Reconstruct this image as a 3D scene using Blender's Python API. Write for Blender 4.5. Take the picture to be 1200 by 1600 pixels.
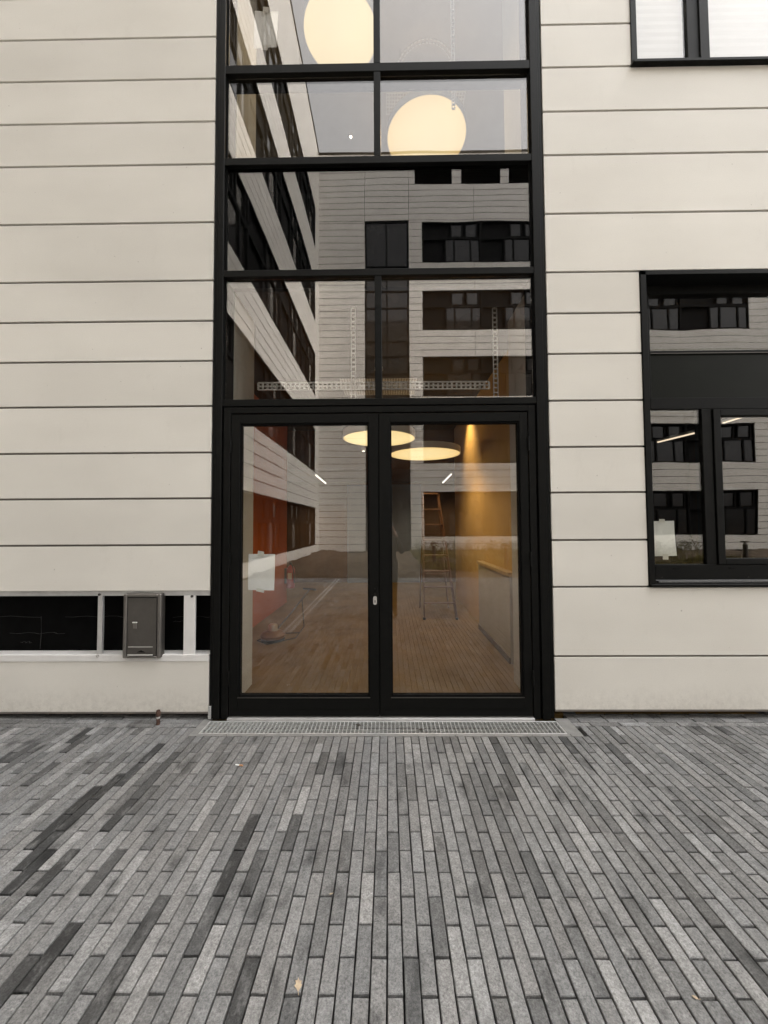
import bpy, bmesh, math, random
from mathutils import Vector, Matrix
random.seed(7)
for o in list(bpy.data.objects):
    bpy.data.objects.remove(o)
S = bpy.context.scene
COL = S.collection
R = math.radians

# ------------------------------------------------------------------ camera, sky, sun, exposure
CAM = Vector((0.0, -3.3235, 1.64))
PITCH, YAW, ROLL = 0.03677, 0.011077, -0.0055345
def cam_axes():
    cp, sp, cy, sy = math.cos(PITCH), math.sin(PITCH), math.cos(YAW), math.sin(YAW)
    fwd = Vector((-sy * cp, cy * cp, sp)); right = Vector((cy, sy, 0)); up = right.cross(fwd)
    cr, sr = math.cos(ROLL), math.sin(ROLL)
    return right * cr + up * sr, up * cr - right * sr, fwd
RX, UX, FX = cam_axes()
cd = bpy.data.cameras.new('camera'); cam = bpy.data.objects.new('camera', cd); COL.objects.link(cam)
cd.sensor_fit = 'VERTICAL'; cd.sensor_height = 24.0; cd.sensor_width = 18.0; cd.lens = 9.0
cd.clip_start = 0.02; cd.clip_end = 600
cam.matrix_world = Matrix(((RX.x, UX.x, -FX.x, CAM.x), (RX.y, UX.y, -FX.y, CAM.y), (RX.z, UX.z, -FX.z, CAM.z), (0, 0, 0, 1)))
S.camera = cam

SUN_EL, SUN_AZ = 60.0, 62.0         # azimuth clockwise from +Y: from the right, soft behind cloud
W = bpy.data.worlds.new('World'); S.world = W; W.use_nodes = True
wn = W.node_tree; wn.nodes.clear()
sky = wn.nodes.new('ShaderNodeTexSky'); sky.sky_type = 'NISHITA'; sky.sun_disc = False
sky.sun_elevation = R(SUN_EL); sky.sun_rotation = R(SUN_AZ)
sky.air_density = 1.0; sky.dust_density = 6.0; sky.ozone_density = 1.0
hs = wn.nodes.new('ShaderNodeHueSaturation'); hs.inputs['Saturation'].default_value = 0.05
bg = wn.nodes.new('ShaderNodeBackground'); bg.inputs['Strength'].default_value = 0.15
wo = wn.nodes.new('ShaderNodeOutputWorld')
wn.links.new(sky.outputs[0], hs.inputs['Color']); wn.links.new(hs.outputs[0], bg.inputs[0]); wn.links.new(bg.outputs[0], wo.inputs[0])

sl = bpy.data.lights.new('sun', 'SUN'); sl.energy = 1.25; sl.angle = R(30); sl.color = (1.0, 0.95, 0.88)
sun = bpy.data.objects.new('sun', sl); COL.objects.link(sun)
sd = Vector((math.sin(R(SUN_AZ)) * math.cos(R(SUN_EL)), math.cos(R(SUN_AZ)) * math.cos(R(SUN_EL)), math.sin(R(SUN_EL))))
sun.rotation_euler = sd.to_track_quat('Z', 'Y').to_euler(); sun.location = (8, -14, 40)

S.view_settings.view_transform = 'Standard'; S.view_settings.look = 'None'
S.view_settings.exposure = 2.12; S.view_settings.gamma = 1.0; S.view_settings.use_curve_mapping = False
S.render.engine = 'CYCLES'
S.cycles.max_bounces = 10; S.cycles.transparent_max_bounces = 12; S.cycles.glossy_bounces = 5; S.cycles.diffuse_bounces = 4
S.cycles.sample_clamp_indirect = 6.0

# ------------------------------------------------------------------ helpers: meshes
class MB:
    def __init__(s): s.v = []; s.f = []; s.m = []
    def add(s, vs, fs, mi=0):
        n = len(s.v); s.v += [tuple(p) for p in vs]; s.f += [tuple(i + n for i in f) for f in fs]; s.m += [mi] * len(fs); return s
    def box(s, x0, x1, y0, y1, z0, z1, mi=0):
        return s.add([(x0,y0,z0),(x1,y0,z0),(x1,y1,z0),(x0,y1,z0),(x0,y0,z1),(x1,y0,z1),(x1,y1,z1),(x0,y1,z1)],
                     [(0,3,2,1),(4,5,6,7),(0,1,5,4),(1,2,6,5),(2,3,7,6),(3,0,4,7)], mi)
    def bar(s, a, b, w, h=None, mi=0):
        a, b = Vector(a), Vector(b); h = h or w
        d = (b - a).normalized(); u = d.cross(Vector((0, 0, 1)))
        if u.length < 1e-4: u = Vector((1, 0, 0))
        u.normalize(); t = u.cross(d).normalized(); vs = []
        for p in (a, b):
            for i, j in ((-1,-1),(1,-1),(1,1),(-1,1)): vs.append(p + u * (i * w / 2) + t * (j * h / 2))
        return s.add(vs, [(0,1,2,3),(7,6,5,4),(0,4,5,1),(1,5,6,2),(2,6,7,3),(3,7,4,0)], mi)
    def tube(s, pts, r, n=10, mi=0, cap=True):
        pts = [Vector(p) for p in pts]; rs = r if isinstance(r, (list, tuple)) else [r] * len(pts)
        rings = []
        for i, p in enumerate(pts):
            d = (pts[min(i + 1, len(pts) - 1)] - pts[max(i - 1, 0)]).normalized()
            u = d.cross(Vector((0, 0, 1)))
            if u.length < 1e-3: u = d.cross(Vector((1, 0, 0)))
            u.normalize(); t = d.cross(u).normalized()
            rings.append([p + (u * math.cos(2*math.pi*k/n) + t * math.sin(2*math.pi*k/n)) * rs[i] for k in range(n)])
        vs = [p for ring in rings for p in ring]; fs = []
        for i in range(len(pts) - 1):
            for k in range(n):
                fs.append((i*n+k, i*n+(k+1) % n, (i+1)*n+(k+1) % n, (i+1)*n+k))
        if cap: fs.append(tuple(range(n-1, -1, -1))); fs.append(tuple(range((len(pts)-1)*n, len(pts)*n)))
        return s.add(vs, fs, mi)
    def lathe(s, prof, c=(0,0,0), n=32, mi=0):
        vs = []; fs = []; m = len(prof)
        for k in range(n):
            a = 2*math.pi*k/n
            for r, z in prof: vs.append((c[0]+r*math.cos(a), c[1]+r*math.sin(a), c[2]+z))
        for k in range(n):
            for i in range(m-1):
                fs.append((k*m+i, ((k+1) % n)*m+i, ((k+1) % n)*m+i+1, k*m+i+1))
        return s.add(vs, fs, mi)
    def mesh(s, name, mats, bevel=0.0, smooth=False, segs=1):
        me = bpy.data.meshes.new(name); me.from_pydata(s.v, [], s.f)
        for m in (mats if isinstance(mats, (list, tuple)) else [mats]): me.materials.append(m)
        me.polygons.foreach_set('material_index', s.m)
        bm = bmesh.new(); bm.from_mesh(me)
        bmesh.ops.recalc_face_normals(bm, faces=bm.faces)
        if bevel:
            bmesh.ops.bevel(bm, geom=[e for e in bm.edges if e.is_manifold and e.calc_face_angle(0) > 0.5], offset=bevel, segments=segs, affect='EDGES', profile=0.5)
        bm.to_mesh(me); bm.free()
        if smooth:
            me.polygons.foreach_set('use_smooth', [True] * len(me.polygons))
            try: me.set_sharp_from_angle(angle=R(40))
            except Exception: pass
        me.update(); return me
def link(name, me, parent=None, loc=None, rot=None):
    o = bpy.data.objects.new(name, me); COL.objects.link(o)
    if parent is not None: o.parent = parent
    if loc is not None: o.location = loc
    if rot is not None: o.rotation_euler = rot
    return o
def obj(name, mb, mats, parent=None, bevel=0.0, smooth=False, loc=None, rot=None, segs=1):
    return link(name, mb.mesh(name, mats, bevel, smooth, segs), parent, loc, rot)
def tag(o, label, cat, group=None):
    o['label'] = label; o['category'] = cat
    if group: o['group'] = group
    return o
def thing(name, label, cat, loc=(0,0,0), rot=(0,0,0), group=None):
    o = bpy.data.objects.new(name, None); COL.objects.link(o); o.location = loc; o.rotation_euler = rot
    o.empty_display_size = 0.2
    return tag(o, label, cat, group)
def structure(o): o['kind'] = 'structure'; return o
def stuff(o): o['kind'] = 'stuff'; return o
def dup(root, loc, label, rot=None):
    r = root.copy(); COL.objects.link(r); r.location = loc; r['label'] = label
    if rot is not None: r.rotation_euler = rot
    for ch in list(root.children):
        c = ch.copy(); COL.objects.link(c); c.parent = r
        for g in list(ch.children):
            d = g.copy(); COL.objects.link(d); d.parent = c
    return r

# ------------------------------------------------------------------ helpers: materials
def nt(name):
    m = bpy.data.materials.new(name); m.use_nodes = True; t = m.node_tree
    return m, t, t.nodes['Principled BSDF'], t.nodes['Material Output']
def noise(t, scale, detail=4, rough=0.55, vec=None, stretch=None):
    n = t.nodes.new('ShaderNodeTexNoise'); n.inputs['Scale'].default_value = scale
    n.inputs['Detail'].default_value = detail; n.inputs['Roughness'].default_value = rough
    if vec is None: vec = t.nodes.new('ShaderNodeNewGeometry').outputs['Position']
    if stretch:
        mp = t.nodes.new('ShaderNodeMapping'); mp.inputs['Scale'].default_value = stretch
        t.links.new(vec, mp.inputs['Vector']); vec = mp.outputs[0]
    t.links.new(vec, n.inputs['Vector']); return n.outputs[0]
def ramp(t, fac, stops):
    r = t.nodes.new('ShaderNodeValToRGB')
    while len(r.color_ramp.elements) < len(stops): r.color_ramp.elements.new(0.5)
    for e, (p, c) in zip(r.color_ramp.elements, stops):
        e.position = p; e.color = (c, c, c, 1) if isinstance(c, (int, float)) else (*c, 1)
    t.links.new(fac, r.inputs[0]); return r.outputs[0]
def mixc(t, fac, a, b, mode='MIX'):
    n = t.nodes.new('ShaderNodeMix'); n.data_type = 'RGBA'; n.blend_type = mode
    for k, v in ((0, fac), (6, a), (7, b)):
        if hasattr(v, 'node'): t.links.new(v, n.inputs[k])
        elif k == 0: n.inputs[0].default_value = v
        else: n.inputs[k].default_value = (*v, 1)
    return n.outputs[2]
def bump(t, bsdf, h, strength=0.3, dist=0.01):
    b = t.nodes.new('ShaderNodeBump'); b.inputs['Strength'].default_value = strength; b.inputs['Distance'].default_value = dist
    t.links.new(h, b.inputs['Height']); t.links.new(b.outputs[0], bsdf.inputs['Normal'])
def plain(name, col, rough=0.5, metal=0.0, var=0.12, scale=6.0, bmp=0.0, bscale=200, spec=0.5):
    m, t, b, o = nt(name)
    f = noise(t, scale, 5)
    c = mixc(t, ramp(t, f, [(0.25, 0.0), (0.75, 1.0)]), [x * (1 - var) for x in col], [min(1, x * (1 + var)) for x in col])
    t.links.new(c, b.inputs['Base Color']); b.inputs['Roughness'].default_value = rough; b.inputs['Metallic'].default_value = metal
    b.inputs['Specular IOR Level'].default_value = spec
    if bmp: bump(t, b, noise(t, bscale, 3), bmp, 0.002)
    return m
def lamp_diffuser(name, s):
    m, t, b, o = nt(name); b.inputs['Base Color'].default_value = (.6, .55, .4, 1)
    tc = t.nodes.new('ShaderNodeTexCoord'); ln = t.nodes.new('ShaderNodeVectorMath'); ln.operation = 'LENGTH'
    t.links.new(tc.outputs['Object'], ln.inputs[0])
    c = mixc(t, ramp(t, ln.outputs['Value'], [(0.0, 0.0), (0.40, 0.35), (0.62, 1.0)]), (1.0, .82, .43), (.95, .66, .27))
    c = mixc(t, 1.0, c, ramp(t, noise(t, 2.4, 2), [(.3, .92), (.7, 1.0)]), 'MULTIPLY')
    t.links.new(c, b.inputs['Emission Color']); b.inputs['Emission Strength'].default_value = s; return m
def emit(name, col, s):
    m, t, b, o = nt(name); b.inputs['Base Color'].default_value = (*[min(1, c) for c in col], 1)
    b.inputs['Emission Color'].default_value = (*col, 1); b.inputs['Emission Strength'].default_value = s
    b.inputs['Roughness'].default_value = 0.6
    return m
def glass(name, base, tint, wave=0.0006, grime=0.0):
    m, t, b, o = nt(name); t.nodes.remove(b)
    lw = t.nodes.new('ShaderNodeLayerWeight'); lw.inputs['Blend'].default_value = 0.5
    pw = t.nodes.new('ShaderNodeMath'); pw.operation = 'POWER'; pw.inputs[1].default_value = 4.0
    t.links.new(lw.outputs['Facing'], pw.inputs[0])
    ma = t.nodes.new('ShaderNodeMath'); ma.operation = 'MULTIPLY_ADD'; ma.inputs[1].default_value = 1 - base; ma.inputs[2].default_value = base; ma.use_clamp = True
    t.links.new(pw.outputs[0], ma.inputs[0])
    tr = t.nodes.new('ShaderNodeBsdfTransparent'); tr.inputs[0].default_value = (*tint, 1)
    gl = t.nodes.new('ShaderNodeBsdfGlossy'); gl.inputs['Roughness'].default_value = 0.0; gl.inputs[0].default_value = (0.98, 0.96, 0.95, 1)
    bp = t.nodes.new('ShaderNodeBump'); bp.inputs['Strength'].default_value = 1.0; bp.inputs['Distance'].default_value = wave
    t.links.new(noise(t, 1.7, 1, 0.4), bp.inputs['Height']); t.links.new(bp.outputs[0], gl.inputs['Normal'])
    mx = t.nodes.new('ShaderNodeMixShader'); t.links.new(ma.outputs[0], mx.inputs[0]); t.links.new(tr.outputs[0], mx.inputs[1]); t.links.new(gl.outputs[0], mx.inputs[2])
    out = mx.outputs[0]
    if grime:
        df = t.nodes.new('ShaderNodeBsdfDiffuse'); df.inputs[0].default_value = (0.5, 0.48, 0.45, 1)
        g = ramp(t, noise(t, 3.0, 6, 0.7, stretch=(1, 1, 0.35)), [(0.45, 0.0), (0.8, grime)])
        m2 = t.nodes.new('ShaderNodeMixShader'); t.links.new(g, m2.inputs[0]); t.links.new(out, m2.inputs[1]); t.links.new(df.outputs[0], m2.inputs[2]); out = m2.outputs[0]
    t.links.new(out, o.inputs[0]); return m

def panel_material():
    m, t, b, o = nt('coated_panel')
    oi = t.nodes.new('ShaderNodeObjectInfo')
    big = ramp(t, noise(t, 0.9, 3, 0.5, stretch=(1, 1, 2.2)), [(0.3, 0.0), (0.7, 1.0)])
    c = mixc(t, big, (0.735, 0.700, 0.640), (0.81, 0.775, 0.712))
    rnd = ramp(t, oi.outputs['Random'], [(0.0, 0.91), (1.0, 1.0)])
    c = mixc(t, 1.0, c, rnd, 'MULTIPLY')
    sp = ramp(t, noise(t, 140, 3, 0.7), [(0.35, 0.93), (0.65, 1.0)])
    c = mixc(t, 1.0, c, sp, 'MULTIPLY')
    dirt = ramp(t, noise(t, 5, 6, 0.75, stretch=(1, 1, 0.5)), [(0.58, 0.0), (0.85, 0.22)])
    c = mixc(t, dirt, c, (0.45, 0.41, 0.36))
    dots = ramp(t, noise(t, 38, 1, 0.3), [(0.79, 0.0), (0.82, 0.6)])
    c = mixc(t, dots, c, (0.3, 0.26, 0.22))
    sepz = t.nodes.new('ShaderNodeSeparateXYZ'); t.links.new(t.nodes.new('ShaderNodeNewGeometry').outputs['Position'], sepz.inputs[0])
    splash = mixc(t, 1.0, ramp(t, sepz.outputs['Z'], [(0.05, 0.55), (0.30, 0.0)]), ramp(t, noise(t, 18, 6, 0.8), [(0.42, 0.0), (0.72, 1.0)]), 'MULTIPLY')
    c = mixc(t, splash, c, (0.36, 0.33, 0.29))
    t.links.new(c, b.inputs['Base Color'])
    b.inputs['Roughness'].default_value = 0.38; b.inputs['Specular IOR Level'].default_value = 0.45
    bump(t, b, noise(t, 2.0, 2), 0.12, 0.01)
    return m

def paver_material(name, attr):
    m, t, b, o = nt(name)
    if attr:
        a = t.nodes.new('ShaderNodeAttribute'); a.attribute_name = 'tone'; tone = a.outputs['Color']
    else:
        tone = t.nodes.new('ShaderNodeObjectInfo').outputs['Color']
    base = mixc(t, ramp(t, noise(t, 22, 6, 0.7), [(0.3, 0.0), (0.72, 1.0)]), (0.128, 0.126, 0.124), (0.232, 0.229, 0.225))
    grain = ramp(t, noise(t, 105, 6, 0.85), [(0.34, 0.45), (0.66, 1.5)])
    c = mixc(t, 1.0, base, grain, 'MULTIPLY')
    lime = ramp(t, noise(t, 70, 6, 0.85), [(0.55, 0.0), (0.70, 0.8)])
    lime2 = ramp(t, noise(t, 7, 4, 0.6), [(0.42, 0.0), (0.66, 1.0)])
    c = mixc(t, mixc(t, 1.0, lime, lime2, 'MULTIPLY'), c, (0.52, 0.515, 0.50))
    patch = ramp(t, noise(t, 9.0, 4, 0.65, stretch=(1.6, 0.7, 1)), [(0.30, 0.35), (0.48, 1.0)])
    c = mixc(t, patch, c, mixc(t, 1.0, c, tone, 'MULTIPLY'))
    smudge = ramp(t, noise(t, 5.5, 3, 0.5, stretch=(1.5, 0.75, 1)), [(0.57, 1.0), (0.74, 0.40)])
    c = mixc(t, 1.0, c, smudge, 'MULTIPLY')
    t.links.new(c, b.inputs['Base Color']); b.inputs['Roughness'].default_value = 0.82; b.inputs['Specular IOR Level'].default_value = 0.3
    bump(t, b, noise(t, 260, 5, 0.75), 0.5, 0.004)
    return m

M = {}
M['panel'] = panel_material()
M['joint'] = plain('joint_profile', (0.19, 0.17, 0.15), 0.6, 0, 0.15, 8)
M['alu'] = plain('bare_aluminium', (0.62, 0.61, 0.60), 0.38, 0.6, 0.1, 12)
M['alu_white'] = plain('coated_strip', (0.74, 0.72, 0.70), 0.45, 0, 0.06, 9)
M['black'] = plain('black_powder_coat', (0.005, 0.005, 0.0045), 0.45, 0, 0.2, 18, 0.25, 500, 0.12)
M['black_deep'] = plain('black_gasket', (0.005, 0.005, 0.005), 0.8, 0, 0.2, 18, spec=0.1)
M['membrane'] = plain('black_membrane', (0.003, 0.003, 0.003), 0.7, 0, 0.5, 9, 0.5, 14, 0.04)
M['greenblack'] = plain('dark_spandrel', (0.006, 0.007, 0.005), 0.4, 0, 0.15, 5, spec=0.12)
M['steel'] = plain('brushed_steel', (0.125, 0.115, 0.105), 0.40, 0.75, 0.1, 14, 0.15, 300)
M['steel_rim'] = plain('steel_rim', (0.21, 0.195, 0.18), 0.35, 0.8, 0.1, 14)
M['granite'] = plain('sill_granite', (0.10, 0.10, 0.10), 0.7, 0, 0.5, 120)
M['steel_light'] = plain('bright_steel', (0.72, 0.70, 0.67), 0.3, 0.85, 0.08, 14)
M['galv'] = plain('galvanised_steel', (0.48, 0.48, 0.465), 0.48, 0.35, 0.16, 30)
M['cord'] = plain('dark_cord', (0.009, 0.0085, 0.008), 0.8, 0, 0.3, 30)
M['rust'] = plain('rusty_copper', (0.085, 0.045, 0.032), 0.7, 0.3, 0.5, 60)
M['conc'] = plain('light_concrete', (0.20, 0.195, 0.185), 0.85, 0, 0.2, 14, 0.4, 160)
M['sand'] = plain('joint_sand', (0.010, 0.0095, 0.009), 0.95, 0, 0.4, 40, 0.5, 120)
M['paver'] = paver_material('clinker_paver', False)
M['paver_field'] = paver_material('clinker_paver_field', True)
M['soil'] = plain('bare_soil', (0.085, 0.066, 0.048), 0.95, 0, 0.7, 5.5, 0.9, 9, 0.1)
M['paper'] = plain('white_paper', (0.86, 0.87, 0.86), 0.8, 0, 0.03, 9)
M['tape'] = plain('paper_tape', (0.72, 0.71, 0.66), 0.6, 0, 0.05, 30)
M['white'] = plain('white_plaster', (0.52, 0.515, 0.47), 0.8, 0, 0.05, 3)
M['orange'] = plain('orange_paint', (0.50, 0.125, 0.018), 0.6, 0, 0.08, 2)
M['ochre'] = plain('ochre_paint', (0.58, 0.38, 0.14), 0.7, 0, 0.08, 2)
M['hall_floor'] = plain('hall_screed', (0.20, 0.125, 0.040), 0.6, 0, 0.25, 1.6, spec=0.2)
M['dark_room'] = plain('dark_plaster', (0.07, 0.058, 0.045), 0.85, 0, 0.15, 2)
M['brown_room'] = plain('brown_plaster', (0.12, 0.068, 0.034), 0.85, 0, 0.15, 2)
M['half_wall'] = plain('half_wall_plaster', (0.40, 0.37, 0.31), 0.8, 0, 0.08, 3)
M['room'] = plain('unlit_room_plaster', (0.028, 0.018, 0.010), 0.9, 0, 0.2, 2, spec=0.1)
M['bluegrey'] = plain('blue_grey_lacquer', (0.20, 0.24, 0.30), 0.5, 0, 0.06, 3)
M['ceiling'] = plain('grey_ceiling', (0.36, 0.35, 0.33), 0.85, 0, 0.1, 3)
M['wood_dark'] = plain('brown_skirting', (0.12, 0.08, 0.05), 0.6, 0, 0.2, 12)
M['wood'] = plain('pale_timber', (0.50, 0.38, 0.22), 0.6, 0, 0.2, 12)
M['ladder'] = plain('ladder_metal', (0.15, 0.078, 0.042), 0.45, 0.2, 0.15, 12)
M['red'] = plain('extinguisher_red', (0.42, 0.03, 0.025), 0.35, 0, 0.08, 6)
M['lamp_rim'] = plain('lamp_rim_white', (0.66, 0.64, 0.58), 0.5, 0, 0.04, 6)
M['glow'] = lamp_diffuser('lamp_diffuser', 0.30)
M['led_dim'] = emit('led_tube_dim', (1.0, 0.82, 0.62), 0.30)
M['spot_lens'] = emit('spot_lens', (1.0, .9, .72), 3.0)
M['glow_upper'] = lamp_diffuser('lamp_diffuser_upper', 0.225)
M['uplight'] = emit('lamp_uplight', (1.0, 0.66, 0.28), 0.9)
M['led'] = emit('led_tube', (1.0, 0.90, 0.78), 0.8)
M['wing_glass'] = plain('far_window_glass', (0.018, 0.017, 0.016), 0.05, 0, 0.3, 0.7, spec=0.6)
M['wing_blind'] = plain('far_window_blind', (0.05, 0.048, 0.045), 0.5, 0, 0.5, 0.4)
M['louvre'] = plain('dark_louvre', (0.05, 0.048, 0.045), 0.5, 0, 0.2, 6)
M['grass'] = plain('dry_meadow_grass', (0.15, 0.13, 0.035), 0.8, 0, 0.5, 1.3)
M['weed'] = plain('tall_weed', (0.10, 0.095, 0.03), 0.8, 0, 0.4, 3)
M['leaf'] = plain('dry_leaf', (0.36, 0.28, 0.19), 0.7, 0, 0.3, 60)
M['leaf_dark'] = plain('dark_dry_leaf', (0.05, 0.04, 0.03), 0.8, 0, 0.3, 60)
M['filter'] = plain('cigarette_filter', (0.55, 0.27, 0.12), 0.8, 0, 0.2, 90)
M['coat'] = plain('dark_coat', (0.022, 0.019, 0.018), 0.9, 0, 0.3, 14)
M['trouser'] = plain('dark_trousers', (0.018, 0.017, 0.018), 0.9, 0, 0.3, 14)
M['skin'] = plain('skin', (0.50, 0.30, 0.22), 0.55, 0, 0.06, 20)
M['hair'] = plain('grey_hair', (0.12, 0.10, 0.09), 0.8, 0, 0.3, 60)
M['amber'] = plain('orange_plastic', (0.2, 0.085, 0.018), 0.4, 0, 0.15, 9)
M['rubber'] = plain('black_rubber', (0.015, 0.015, 0.015), 0.7, 0, 0.2, 9)
M['blind'] = plain('white_pleated_blind', (0.60, 0.59, 0.58), 0.85, 0, 0.05, 3)
M['g_curtain'] = glass('curtain_glass', 0.118, (0.91, 0.90, 0.885), 0.0004, 0.0)
M['g_door'] = glass('door_glass', 0.078, (0.93, 0.93, 0.92), 0.0004, 0.03)
M['g_spandrel'] = glass('spandrel_glass', 0.08, (0.5, 0.5, 0.5), 0.0006)
M['g_clear'] = glass('clear_window_glass', 0.10, (0.97, 0.97, 0.96), 0.0011)
M['g_window'] = glass('window_glass', 0.07, (0.92, 0.92, 0.90), 0.0011)

# ------------------------------------------------------------------ ground
g = MB().add([(-150,-150,-0.09),(150,-150,-0.09),(150,150,-0.09),(-150,150,-0.09)], [(0,1,2,3)])
structure(obj('ground', g, M['soil']))

PX0, PX1, PY0 = -4.42, 8.0, -8.72
bed = MB()
for x0, x1, y0, y1 in ((PX0, 24, PY0, -0.262), (PX0, -1.582, -0.262, 0.3), (1.51, 24, -0.262, 0.3)):
    bed.box(x0, x1, y0, y1, -0.08, -0.022)
pavement = structure(obj('courtyard_pavement', bed, M['sand']))
far_pave = MB().box(PX1 + 0.01, 24, PY0, -0.26, -0.013, -0.002)
obj('paving_surface', far_pave, M['conc'], pavement)['kind'] = 'stuff'

PW, PL = 0.0602, 0.2402
def paver_shape(rng, w, l, n=4):
    """outline of an uneven paver, chamfered; local coordinates centred, top near z=0"""
    hw, hl = w / 2 - 0.0028, l / 2 - 0.0036
    pts = []
    for i in range(n): pts.append((-hw + rng.uniform(-.0009, .0012), -hl + 2*hl*i/n + rng.uniform(-.001, .001)*(i > 0)))
    pts.append((-hw + .0006, hl + rng.uniform(-.0022, .0006)))
    for i in range(n): pts.append((hw + rng.uniform(-.0012, .0009), hl - 2*hl*i/n - rng.uniform(0, .0016)*(i == 0)))
    pts.append((hw - .0006, -hl + rng.uniform(-.0006, .0022)))
    m = len(pts); c = 0.0026
    vs = [(x, y, -0.05) for x, y in pts] + [(x, y, -0.003) for x, y in pts]
    vs += [(x - math.copysign(c, x), y - math.copysign(min(c, abs(y)*0.02 + c*0.4), y), rng.uniform(-.0004, .0004)) for x, y in pts]
    fs = [(i, (i+1) % m, m+(i+1) % m, m+i) for i in range(m)] + [(m+i, m+(i+1) % m, 2*m+(i+1) % m, 2*m+i) for i in range(m)]
    fs = [tuple(reversed(f)) for f in fs] + [tuple(range(3*m-1, 2*m-1, -1))]
    return vs, fs
rng = random.Random(21)
variants = []
for k in range(10):
    vs, fs = paver_shape(rng, PW, PL)
    variants.append((vs, fs, MB().add(vs, fs).mesh('paver', M['paver'])))
simple = []
for k in range(6):
    vs, fs = paver_shape(rng, PW, PL, 1); simple.append((vs, fs))

def pix(p):
    d = Vector(p) - CAM; z = d.dot(FX)
    if z < 0.1: return None
    return 600 + 600 * d.dot(RX) / z, 800 - 600 * d.dot(UX) / z, z
def gpt(px, py, z=0.0):
    d = RX * ((px - 600) / 600) + UX * ((800 - py) / 600) + FX
    t = (z - CAM.z) / d.z; return CAM.x + d.x * t, CAM.y + d.y * t
STAINS = [(165,1232,.42),(150,1243,.4),(130,1252,.42),(105,1268,.4),(85,1288,.42),(118,1275,.45),(95,1300,.5),(75,1330,.45),(50,1352,.42),(95,1345,.45),(80,1360,.45),
          (215,1192,.45),(230,1184,.45),(262,1188,.55),(205,1258,.5),(222,1240,.6),(240,1232,.62),(150,1385,.62),(45,1500,.45),(75,1505,.38),(55,1530,.4),(20,1545,.5),(215,1485,.6),(170,1560,.55),
          (385,1315,.45),(375,1335,.42),(385,1385,.6),(318,1430,.6),(375,1540,.5),(365,1560,.6),(455,1285,.6),(530,1182,.55),(500,1186,.65),(768,1158,.38),(773,1166,.42),(792,1188,.55),
          (800,1200,.6),(772,1235,.55),(790,1240,.5),(850,1385,.6),(960,1150,.55),(975,1182,.5),(985,1192,.55),(1020,1228,.55),(1130,1460,.5),(1110,1430,.55),(1160,1480,.55),(930,1510,.62),(640,1515,.55),(650,1540,.6),
          (10,1185,.55),(30,1175,.55),(70,1205,.6),(130,1150,.5),(140,1142,.5),(1060,1260,.6),(760,1270,.65),(745,1290,.68)]
stain_pts = [(gpt(a, b), s) for a, b, s in STAINS]
def tone_at(cx, cy, hw, hl):
    t = rng.gauss(0.98, 0.17)
    r = rng.random()
    if r < 0.05: t *= 0.7
    elif r > 0.93: t *= 1.18
    for (sx, sy), s in stain_pts:
        if abs(sx - cx) < hw and abs(sy - cy) < hl: t = min(t, ((s - .20) if sx < -.45 else (s - .02)) * rng.uniform(0.85, 1.1))
    t = max(0.18, min(1.6, t)); w = rng.uniform(-0.012, 0.012)
    return (t * (1 + w), t, t * (1 - w))
JX0, JY0 = -0.015, -1.9189          # a joint line and a row of end joints read off the photograph
pavers = []
k0 = int((PX0 - JX0) / PW) ; k1 = int((PX1 - JX0) / PW)
for k in range(k0, k1):
    cx = JX0 + (k + 0.5) * PW
    left, rightb = cx < -1.60, cx > 1.53
    top = -0.128 if left else (-0.108 if rightb else -0.262)
    off = 0.0 if k % 2 == 0 else PL / 2
    j = -30
    while True:
        y0 = JY0 + off + j * PL; y1 = y0 + PL; j += 1
        if y0 > top - 0.03: break
        if y1 < PY0: continue
        y1 = min(y1, top)
        if top - y1 < 0.03: y1 = top
        pavers.append((cx, (y0 + y1) / 2, PW, y1 - y0, 0.0))
for x0, x1, ys in ((PX0, -1.584, (-0.128, -0.066, -0.004, 0.058, 0.12)), (1.512, PX1, (-0.108, -0.046, 0.016, 0.078, 0.14))):
    for r_ in range(len(ys) - 1 + 2):
        ya = ys[0] + 0.062 * r_; x = x0 - rng.uniform(0, PL)
        while x < x1:
            a, b = max(x, x0), min(x + PL, x1)
            if b - a > 0.03: pavers.append(((a + b) / 2, ya + 0.031, 0.062, b - a, math.pi / 2))
            x += PL
def in_view(p):
    q = pix((p[0], p[1], 0)); return q is not None and -20 < q[0] < 1220 and q[1] < 1625
vis = sorted([p for p in pavers if in_view(p)], key=lambda p: pix((p[0], p[1], 0))[2])
single = set(id(p) for p in vis[:300])
field = MB(); tones = []
for p in pavers:
    cx, cy, w, l, rot = p
    tone = tone_at(cx, cy, (l if rot else w) / 2, (w if rot else l) / 2)
    dz = rng.uniform(-0.0024, 0.0014); dr = rng.uniform(-0.006, 0.006); fl = math.pi if rng.random() < .5 else 0
    sc = (w / PW, l / PL, 1)
    if id(p) in single:
        o = bpy.data.objects.new('paver', rng.choice(variants)[2]); COL.objects.link(o); o.parent = pavement
        o.location = (cx, cy, dz); o.rotation_euler = (rng.uniform(-.004, .004), rng.uniform(-.006, .006), rot + dr + fl); o.scale = sc
        o.color = (*tone, 1)
    else:
        vs, fs = rng.choice(variants)[:2] if cy > -3.3 and in_view(p) else rng.choice(simple)
        c, s = math.cos(rot + dr), math.sin(rot + dr)
        field.add([(cx + x*sc[0]*c - y*sc[1]*s, cy + x*sc[0]*s + y*sc[1]*c, z + dz) for x, y, z in vs], fs)
        tones += [tone] * len(vs)
me = bpy.data.meshes.new('paver_field'); me.from_pydata(field.v, [], field.f); me.materials.append(M['paver_field'])
at = me.color_attributes.new('tone', 'FLOAT_COLOR', 'POINT')
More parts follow.
